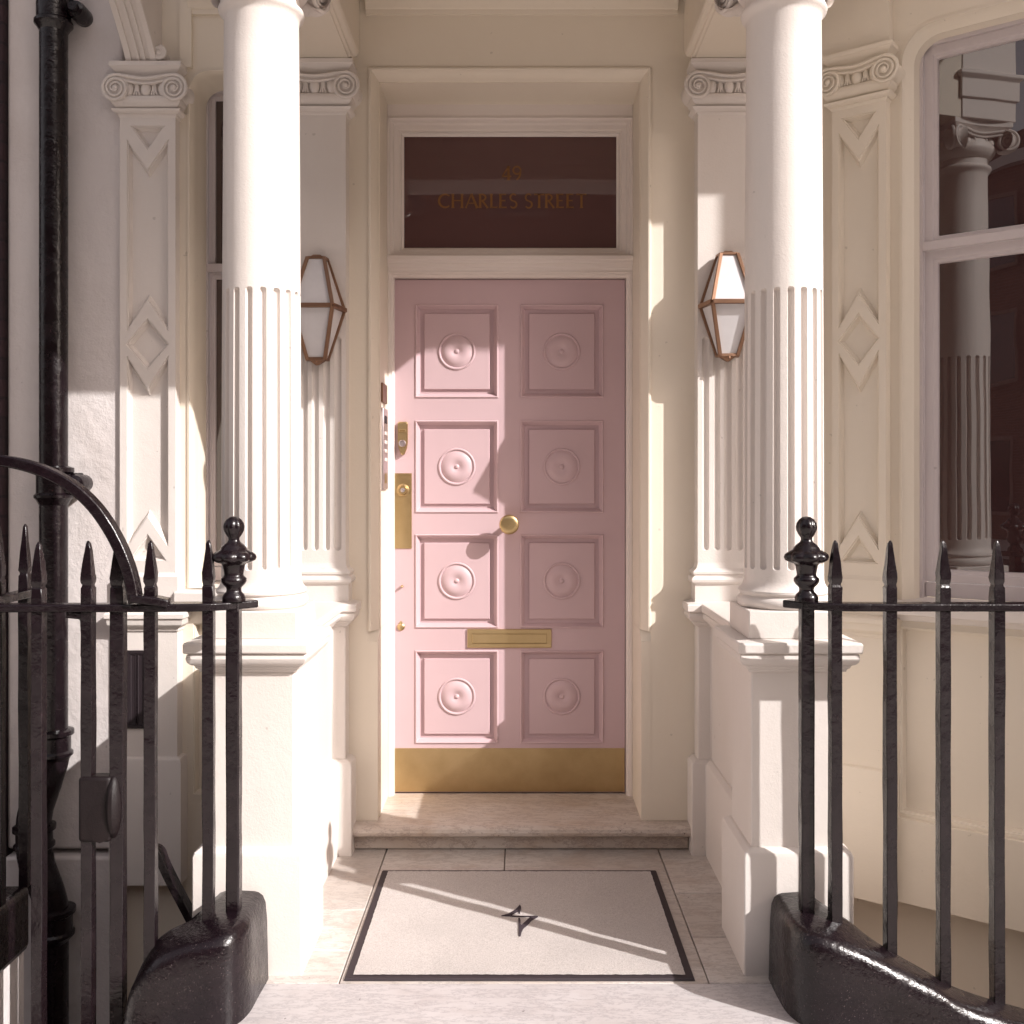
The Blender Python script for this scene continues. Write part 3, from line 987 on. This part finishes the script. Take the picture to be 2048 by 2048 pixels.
colr['label'] = 'round white column with half-fluted shaft between the pink door and the bay window'

# ------------------------------------------------------------------ porch roof
pr_ = thing('porch_roof', 'cream porch entablature and side beams resting on the two columns', 'porch roof', (XC, 3.3, 3.0))
for sgn in (-1, 1):
    m = MB()
    a, b = sorted((XC + sgn * .652, XC + sgn * .925))
    m.box(a, b, 3.18, WY - .001, 3.000, 3.42)
    e = [(.6525, 3.003), (.640, 3.003), (.638, 3.010), (.622, 3.013), (.616, 3.022), (.616, 3.06), (.6525, 3.06)]
    m.loft([[(XC + sgn * x, y, z) for x, z in e] for y in (3.18, WY - .08)], True, True, True)
    m.box(*sorted((XC + sgn * .6515, XC + sgn * .625)), 3.18, WY - .001, 3.061, 3.42)
    m.build('side_beam', 'wall', pr_, .002, 30)
m = MB()
m.plan([(XC - .93, 2.90), (XC + .93, 2.90), (XC + .93, 3.179), (XC - .93, 3.179)], [(0, 3.0), (0, 3.085), (.010, 3.088), (.010, 3.17), (.024, 3.185), (.024, 3.20), (0, 3.21), (0, 3.60)], True)
m.extrude_x([(2.901, 3.40), (2.88, 3.40), (2.87, 3.43), (2.83, 3.47), (2.82, 3.50), (2.82, 3.56), (2.901, 3.56)], XC - .99, XC + .98)
m.build('entablature', 'white', pr_, .003, 30)
MB().box(XC - .80, XC + .80, 3.18, WY, 3.302, 3.34).build('ceiling', 'wall', pr_)
# upper cornice / balcony slab of the house, out of the frame above, throws the upper shadow line
MB().extrude_x([(WY, 3.745), (2.86, 3.745), (2.86, 3.86), (WY, 3.86)], -.4, 3.6).build('balcony_slab', 'white', house, .004)

MB().box(-.95, 3.6, 2.96, WY + .0, 3.861, 8.5).build('upper_sun_block', 'brick_far', house)  # unseen projecting block, added to stop sun passing over the slab

# ------------------------------------------------------------------ lanterns
def lantern():
    r = thing('wall_lantern', '', 'lantern', (0, 0, 0), 'wall lanterns of the porch', True)
    rings = {'t': (.190, .031, .058, .036, .012), 'm': (0, .075, .128, .100, .012), 'b': (-.187, .033, .052, .037, .012)}
    def pts(k):
        z, fh, fd, bh, bd = rings[k]
        return [Vector((-bh, -bd, z)), Vector((-fh, -fd, z)), Vector((fh, -fd, z)), Vector((bh, -bd, z))]
    f = MB()
    T, Mm, Bt = pts('t'), pts('m'), pts('b')
    for i in range(4):
        wd = (.017, .013) if i in (1, 2) else (.012, .011)
        f.tube([T[i], Mm[i]], 0, 4, wd); f.tube([Mm[i], Bt[i]], 0, 4, wd)
    for Q, wv in ((T, .012), (Mm, .020), (Bt, .014)):
        for i in range(3): f.tube([Q[i], Q[i + 1]], 0, 4, (wv * .8, wv), (0, 0, 1))
    f.box(-.034, .034, -.014, .0, -.18, .18)
    f.loft([[tuple(p) for p in T], [tuple(p * .4 + Vector((0, -.018, .205 - p.z * .4))) for p in T]], True, True, True)
    f.loft([[tuple(p) for p in Bt], [tuple(Vector((p.x * .15, p.y * .3 - .02, -.209))) for p in Bt]], True, True, True)
    f.ell((0, -.056, -.197), .006, .006, .006)
    f.build('frame', 'copper', r, .0015)
    for nm, Q0, Q1 in (('pane', Mm, T), ('pane', Bt, Mm)):
        for i in range(3):
            cc = Vector((0, -.02, 0))
            q = [Q0[i], Q0[i + 1], Q1[i + 1], Q1[i]]
            q = [p + (Vector((0, -.03, p.z)) - p) * .045 for p in q]
            MB().add(q, [(0, 1, 2, 3)]).build(nm, 'opal', r)
    bk = MB()
    bk.add([Mm[0], Mm[3], T[3], T[0]], [(0, 1, 2, 3)]); bk.add([Bt[0], Bt[3], Mm[3], Mm[0]], [(0, 1, 2, 3)])
    bk.build('back_plate', 'copper', r)
    return r
la = lantern()
lb = copy_tree(la)
la['label'] = 'bronze wall lantern with opal glass left of the door, partly hidden by the left column'
lb['label'] = 'bronze wall lantern with opal glass in sunlight right of the door'
la.location = (XC - .768, WY - .075, 2.052)
lb.location = (XC + .773, WY - .075, 2.066)

# intercom on the left reveal
ic = thing('intercom_panel', 'narrow steel intercom plate on the left door reveal', 'intercom', (-.542, 4.115, 1.375))
MB().box(-.5425, -.533, 4.045, 4.185, 1.375, 1.700).build('plate', 'steel', ic, .002)
for z, hgt in ((1.655, .03), (1.60, .014), (1.565, .014), (1.53, .014), (1.495, .014)):
    MB().box(-.5335, -.530, 4.085, 4.145, z - hgt / 2, z + hgt / 2).build('button' if hgt < .02 else 'speaker_grille', 'dark' if hgt > .02 else 'joinery', ic, .001)
MB().box(-.5335, -.531, 4.09, 4.14, 1.40, 1.44).build('name_plate', 'brass', ic)
bp = MB().box(-.5425, -.534, 4.04, 4.175, 1.722, 1.798).build('bell_plate', 'copper', None, .002)
tag(bp, 'small copper plate above the intercom on the door reveal', 'plate')

# ------------------------------------------------------------------ railings
def spike_bar(m, x, y, zb, zr, rot=0.0, h=.165, s=1.0):
    prof = [(zb, .0148), (zr + .012, .0148), (zr + .040, .0146), (zr + .044, .0126), (zr + .049, .0126), (zr + .056, .0146), (zr + .066, .0152), (zr + .078, .0145), (zr + .110, .0112), (zr + .140, .0080), (zr + h - .008, .0058), (zr + h, .0018)]
    ca, sa = cos(rot), sin(rot)
    rings = []
    for k, (z, hw_) in enumerate(prof):
        j = .0012 if 0 < k else 0
        q = []
        for a, b in ((-1, -1), (1, -1), (1, 1), (-1, 1)):
            xx_ = a * hw_ * s + random.uniform(-j, j); yy = b * hw_ * s + random.uniform(-j, j)
            q.append((x + xx_ * ca - yy * sa, y + xx_ * sa + yy * ca, z))
        rings.append(q)
    # subdivide long lower part for slightly wavy paint edges
    lo = []
    n = 10
    for k in range(1, n):
        f_ = k / n
        lo.append([(p[0] + (q[0] - p[0]) * f_ + random.uniform(-.0011, .0011), p[1] + (q[1] - p[1]) * f_ + random.uniform(-.0011, .0011), p[2] + (q[2] - p[2]) * f_) for p, q in zip(rings[0], rings[1])])
    m.loft([rings[0]] + lo + rings[1:], True, True, True)
    return m

FIN = [(.0, .0), (.0285, .0), (.029, .010), (.026, .018), (.019, .026), (.018, .032), (.0195, .038), (.027, .046), (.0312, .054), (.031, .062), (.025, .068), (.0235, .072), (.0245, .080), (.0275, .096), (.0315, .102), (.044, .106), (.054, .112), (.0565, .119), (.054, .127), (.045, .134), (.034, .139), (.0305, .146), (.024, .154), (.0165, .160), (.0135, .166), (.0145, .172), (.0205, .181), (.0255, .192), (.0267, .201), (.0245, .212), (.019, .221), (.010, .228), (.00001, .230)]
def finial(x, y, z):
    lob = {k: .13 for k in (15, 16, 17, 18)}; lob.update({k: .10 for k in (25, 26, 27, 28, 29, 30)}); lob[14] = .06; lob[19] = .08
    return MB().lathe((x, y, z), [(a * 1.08, b_) for a, b_ in FIN], 64, 'Z', (8, lob))

def kerb_mesh(sgn, outer, inner, tops):
    m = MB(); rings = []
    O = [Vector((XC + sgn * a, b, 0)) for a, b in outer]; I = [Vector((XC + sgn * a, b, 0)) for a, b in inner]
    # refine
    def interp(L, n=6):
        out_ = []
        for k in range(len(L) - 1):
            p0 = L[max(k - 1, 0)]; p1 = L[k]; p2 = L[k + 1]; p3 = L[min(k + 2, len(L) - 1)]
            for j in range(n):
                t = j / n
                out_.append(.5 * ((2 * p1) + (p2 - p0) * t + (2 * p0 - 5 * p1 + 4 * p2 - p3) * t * t + (3 * p1 - p0 - 3 * p2 + p3) * t ** 3))
        out_.append(L[-1]); return out_
    O = interp(O); I = interp(I); Z = interp([float(z) for z in tops])
    for o, i, z in zip(O, I, Z):
        d = (i - o); L = d.length; d.normalize()
        e = min(.030, L * .3)
        ring = [o + Vector((0, 0, -.16)) - d * .012, o + Vector((0, 0, z - .075)) - d * .004, o + Vector((0, 0, z - .030)), o + d * e * .25 + Vector((0, 0, z - .012)), o + d * e * .65 + Vector((0, 0, z - .003)), o + d * e + Vector((0, 0, z)),
                i - d * e + Vector((0, 0, z + .004)), i - d * .006 + Vector((0, 0, z - .004)), i + Vector((0, 0, z - .018)), i + Vector((0, 0, -.5))]
        rings.append([tuple(p) for p in ring])
    m.loft(rings, False)
    m.add(rings[0], [tuple(range(len(rings[0])))]); m.add(rings[-1], [tuple(range(len(rings[-1])))])
    return m

PZ = 1.083       # rail height
def rail_path(sgn, pts):
    return [(XC + sgn * a, b, PZ - .012) for a, b in pts]

def smooth_path(L, n=6):
    P_ = [Vector(p) for p in L]; out_ = []
    for k in range(len(P_) - 1):
        p0 = P_[max(k - 1, 0)]; p1 = P_[k]; p2 = P_[k + 1]; p3 = P_[min(k + 2, len(P_) - 1)]
        for j in range(n):
            t = j / n
            out_.append(.5 * ((2 * p1) + (p2 - p0) * t + (2 * p0 - 5 * p1 + 4 * p2 - p3) * t * t + (3 * p1 - p0 - 3 * p2 + p3) * t ** 3))
    out_.append(P_[-1]); return out_

# right
kr = kerb_mesh(1, [(.702, 2.893), (.700, 2.80), (.704, 2.71), (.732, 2.645), (.79, 2.620), (.90, 2.615), (1.05, 2.612), (1.2, 2.61), (1.7, 2.61)],
               [(.82, 2.893), (.825, 2.86), (.835, 2.825), (.855, 2.79), (.885, 2.765), (.94, 2.752), (1.06, 2.75), (1.21, 2.75), (1.7, 2.75)],
               [.243, .243, .243, .236, .222, .180, .108, .035, -.10]).build('kerb_stone', 'kerb', None, 0, 50)
tag(kr, 'glossy black kerb sloping down to the right under the right-hand railing', 'kerb')
rr = thing('railing', 'black iron railing with spiked bars on the right of the porch', 'railing', (XC + .774, 2.80, .24))
MB().tube(smooth_path(rail_path(1, [(.725, 2.815), (.766, 2.775), (.80, 2.752), (.836, 2.738), (.90, 2.732), (1.10, 2.730), (1.40, 2.730), (1.9, 2.73)])), 0, 4, (.021, .048), (0, 0, 1)).build('rail', 'iron', rr, .004)
bars_r = [(.834, 2.738, .19), (.977, 2.728, .10), (1.118, 2.726, .02), (1.261, 2.726, -.06), (1.404, 2.726, -.1)]
for k, (a, b, z) in enumerate(bars_r):
    spike_bar(MB(), XC + a, b, z, PZ, .08).build('bar', 'iron', rr, .003, 30)
def post(parent, x, y, zb):
    p = MB(); n = 10
    rings = []
    for k in range(n + 1):
        z = zb + (PZ - zb) * k / n
        rings.append([(x + a * .018 + random.uniform(-.001, .001), y + b * .018 + random.uniform(-.001, .001), z) for a, b in ((-1, -1), (1, -1), (1, 1), (-1, 1))])
    p.loft(rings, True, True, True)
    p = p.build('post', 'iron', parent, .004)
    finial(x, y, PZ - .002).build('finial', 'iron', p, 0, 50)
post(rr, XC + .767, 2.772, .225)

# left
kl = kerb_mesh(-1, [(.727, 2.893), (.729, 2.80), (.731, 2.71), (.752, 2.648), (.80, 2.622), (.87, 2.620), (.945, 2.622), (1.00, 2.628), (1.028, 2.64), (1.045, 2.65)],
               [(.86, 2.893), (.865, 2.86), (.87, 2.825), (.885, 2.79), (.91, 2.765), (.95, 2.752), (.99, 2.748), (1.02, 2.745), (1.036, 2.74), (1.047, 2.72)],
               [.248, .248, .246, .238, .222, .206, .172, .112, .055, -.06]).build('kerb_stone', 'kerb', None, 0, 50)
tag(kl, 'stout rounded black kerb at the foot of the left railing', 'kerb')
rl = thing('railing', 'black iron railing with arched brace on the left of the porch', 'railing', (XC - .79, 2.80, .24))
MB().tube(smooth_path(rail_path(-1, [(.738, 2.815), (.783, 2.775), (.815, 2.752), (.855, 2.734), (.92, 2.722), (1.08, 2.716), (1.30, 2.712), (1.9, 2.71)])), 0, 4, (.021, .048), (0, 0, 1)).build('rail', 'iron', rl, .004)
for a, b, z in [(.842, 2.742, .20), (.990, 2.722, .10), (1.075, 2.718, -.5)]:
    spike_bar(MB(), XC - a, b, z, PZ, .05, .165, 1.0 if a < 1 else 1.18).build('bar', 'iron', rl, .003, 30)
post(rl, XC - .783, 2.772, .225)
arc_pts = [(-1.008, 1.085), (-1.020, 1.150), (-1.042, 1.215), (-1.075, 1.280), (-1.118, 1.340), (-1.170, 1.388), (-1.232, 1.424), (-1.300, 1.448), (-1.372, 1.460), (-1.45, 1.452), (-1.53, 1.425), (-1.60, 1.37), (-1.66, 1.29), (-1.70, 1.18), (-1.71, 1.085)]
ab_ = MB().tube(smooth_path([(x, 2.70, z) for x, z in arc_pts], 4), 0, 4, (.042, .030))
ab_.tube([(-.925, 2.714, 1.083), (-.955, 2.708, 1.090), (-1.02, 2.702, 1.098)], 0, 4, (.05, .022))
ab_.build('arched_brace', 'iron', rl, .004, 40)

gt = thing('gate', 'black iron area gate with a rusted lock box left of the kerb', 'gate', (-1.25, 2.71, -.5))
for x in (-1.139, -1.270, -1.40, -1.53):
    spike_bar(MB(), x, 2.712, -.55, PZ - .003 if x < -1.2 else PZ, .0, .165, 1.0).build('bar', 'iron', gt, .003, 30)
lk = MB().box(-1.158, -1.072, 2.690, 2.740, .455, .628)
lk.loft([[(-1.100 + .034 * cos(a) * q, 2.689 - .004 * (1 - q), .505 + .050 * sin(a) * q) for a in [2 * pi * k / 16 for k in range(16)]] for q in (1, .9, .2)], True, False, True)
lk.ell((-1.068, 2.708, .545), .022, .034, .085)
lk.build('lock_box', 'rust', gt, .010, 35, 3)
hb = MB().tube([(-1.195, 2.716, 1.055), (-1.150, 2.716, 1.048), (-1.145, 2.716, 1.00), (-1.146, 2.716, .94)], 0, 4, (.03, .022))
hb.build('hinge_strap', 'iron', gt, .004)

# return railing on a low black-topped wall at the far left
lw = MB(); lw.box(-1.66, -1.405, 2.40, 2.955, .06, .245)
low = thing('area_wall', 'low wall with thick black painted coping at the far left edge', 'wall', (-1.53, 2.7, -.15))
lw.build('coping', 'kerb', low, .02, 30)
MB().box(-1.64, -1.425, 2.40, 2.95, -2.2, .058).build('die', 'plaster', low)
rb = thing('railing', 'short black return railing running back from the far left gate', 'railing', (-1.415, 2.85, .24))
MB().tube([(-1.415, 2.60, PZ + .0), (-1.415, 3.02, PZ + .0)], 0, 4, (.022, .040), (0, 0, 1)).build('rail', 'iron', rb, .004)
for y in (2.815, 2.965):
    spike_bar(MB(), -1.428, y, .235, PZ + .01, .0, .19, .9).build('bar', 'iron', rb, .003)

# basement stair handrail
hr = MB().tube(smooth_path([(-1.055, 2.95, .345), (-1.035, 2.955, .335), (-1.01, 2.96, .27), (-.90, 2.99, .02), (-.80, 3.0, -.25)]), 0, 4, (.045, .02))
hr = hr.build('handrail', 'iron', None, .004)
tag(hr, 'sloping black handrail of the basement steps behind the left kerb', 'handrail')

# ------------------------------------------------------------------ drainpipe
dp = thing('drainpipe', 'black cast iron drainpipe down the white pier on the far left', 'drainpipe', (-1.745, 3.85, -2))
px_, py_ = -1.745, 3.845
MB().tube([(px_, py_, 4.4), (px_, py_, .40)], .0505, 28).build('pipe', 'iron', dp, 0, 60)
def socket(m, x, y, z, h=.12, r=.061):
    m.lathe((x, y, z), [(.05, -h / 2 - .02), (r, -h / 2), (r + .008, -h / 2 + .008), (r + .008, -h / 2 + .018), (r, -h / 2 + .026), (r, h / 2 - .028), (r + .011, h / 2 - .02), (r + .011, h / 2 - .004), (r, h / 2), (.05, h / 2 + .003)], 32)
for z in (3.175, 1.40):
    m = MB(); socket(m, px_, py_, z, .125)
    m.lathe((px_ + .088, py_ + .03, z), [(.030, -.05), (.034, -.03), (.034, .03), (.030, .05), (.018, .055), (.017, .075)], 20, 'Y')
    m.tube([(px_ + .03, py_ + .04, z + .02), (px_ + .09, py_ + .04, z + .02)], .02, 12)
    m.build('socket', 'iron', dp, 0, 40)
m = MB(); socket(m, px_, py_, .425, .105); m.build('socket', 'iron', dp, 0, 40)
sb = smooth_path([(px_, py_, .42), (px_, py_, .37), (px_ - .022, py_ - .02, .28), (px_ - .055, py_ - .03, .17), (px_ - .06, py_ - .03, .06), (px_ - .045, py_ - .03, -.03), (px_ - .01, py_ - .03, -.12), (px_ + .012, py_ - .03, -.2), (px_ + .015, py_ - .03, -.30)], 5)
MB().tube(sb, [.052 + .010 * sin(pi * k / (len(sb) - 1)) for k in range(len(sb))], 28, None).build('swan_neck', 'iron', dp, 0, 60)
m = MB(); socket(m, px_ - .058, py_ - .03, .085, .09, .064); m.build('socket', 'iron', dp, 0, 40)
m = MB(); socket(m, px_ + .014, py_ - .03, -.235, .11, .066); m.build('socket', 'iron', dp, 0, 40)
MB().tube([(px_ + .014, py_ - .03, -.25), (px_ + .014, py_ - .03, -2.2)], .052, 28).build('pipe', 'iron', dp, 0, 60)

# vent
vt = thing('air_vent', 'plain black two-panel air vent low on the left pilaster pedestal', 'vent', (-1.449, WY - .065, .47))
MB().frame(-1.487, -1.408, .470, .766, [(0, WY - .058), (0, WY - .068), (.012, WY - .068), (.013, WY - .060)], True).build('frame', 'vent', vt, .001)
for xa, xb in ((-1.474, -1.4495), (-1.4455, -1.421)):
    MB().frame(xa, xb, .483, .753, [(0, WY - .061), (0, WY - .065), (.003, WY - .066), (.006, WY - .0635)], True).build('vent_panel', 'vent', vt)

# ------------------------------------------------------------------ neighbours
nb = thing('brick_house', 'soot-dark brick house front at the far left edge', 'house', (-2.6, WY, -.15))
MB().box(-6, -1.957, WY - .06, WY + .4, -2.2, 9).build('wall', 'brick', nb, .006)

MB().box(-1.955, 3.6, WY + .01, WY + .42, 4.601, 9).build('upper_wall', 'brick_far', house)
op = thing('terrace_house', 'brown brick terrace across the street, seen only in reflections', 'house', (0, -13, -.15))
MB().box(-26, 26, -14, -13, -.2, 10.5).build('wall', 'brick_far', op)
MB().box(-26, 26, -13.02, -12.95, -.2, 3.2).build('stucco_base', 'brick_far', op)
MB().box(-26, 26, -13.3, -12.8, 9.6, 9.9).build('cornice', 'white', op)
for i in range(-8, 9):
    for z in (.6, 4.0, 7.0):
        wmb = MB().frame(i * 2.6 - .62, i * 2.6 + .62, z, z + 2.0, [(0, -12.9), (.1, -12.9), (.1, -12.94)])
        wmb.v = [(x, -25.8 - y - .06 if False else y, z_) for x, y, z_ in wmb.v]
        wo = wmb.build('window', 'area', op)
        MB().add([(i * 2.6 - .53, -12.93, z + .09), (i * 2.6 + .53, -12.93, z + .09), (i * 2.6 + .53, -12.93, z + 1.91), (i * 2.6 - .53, -12.93, z + 1.91)], [(0, 1, 2, 3)]).build('pane', 'farglass', wo)
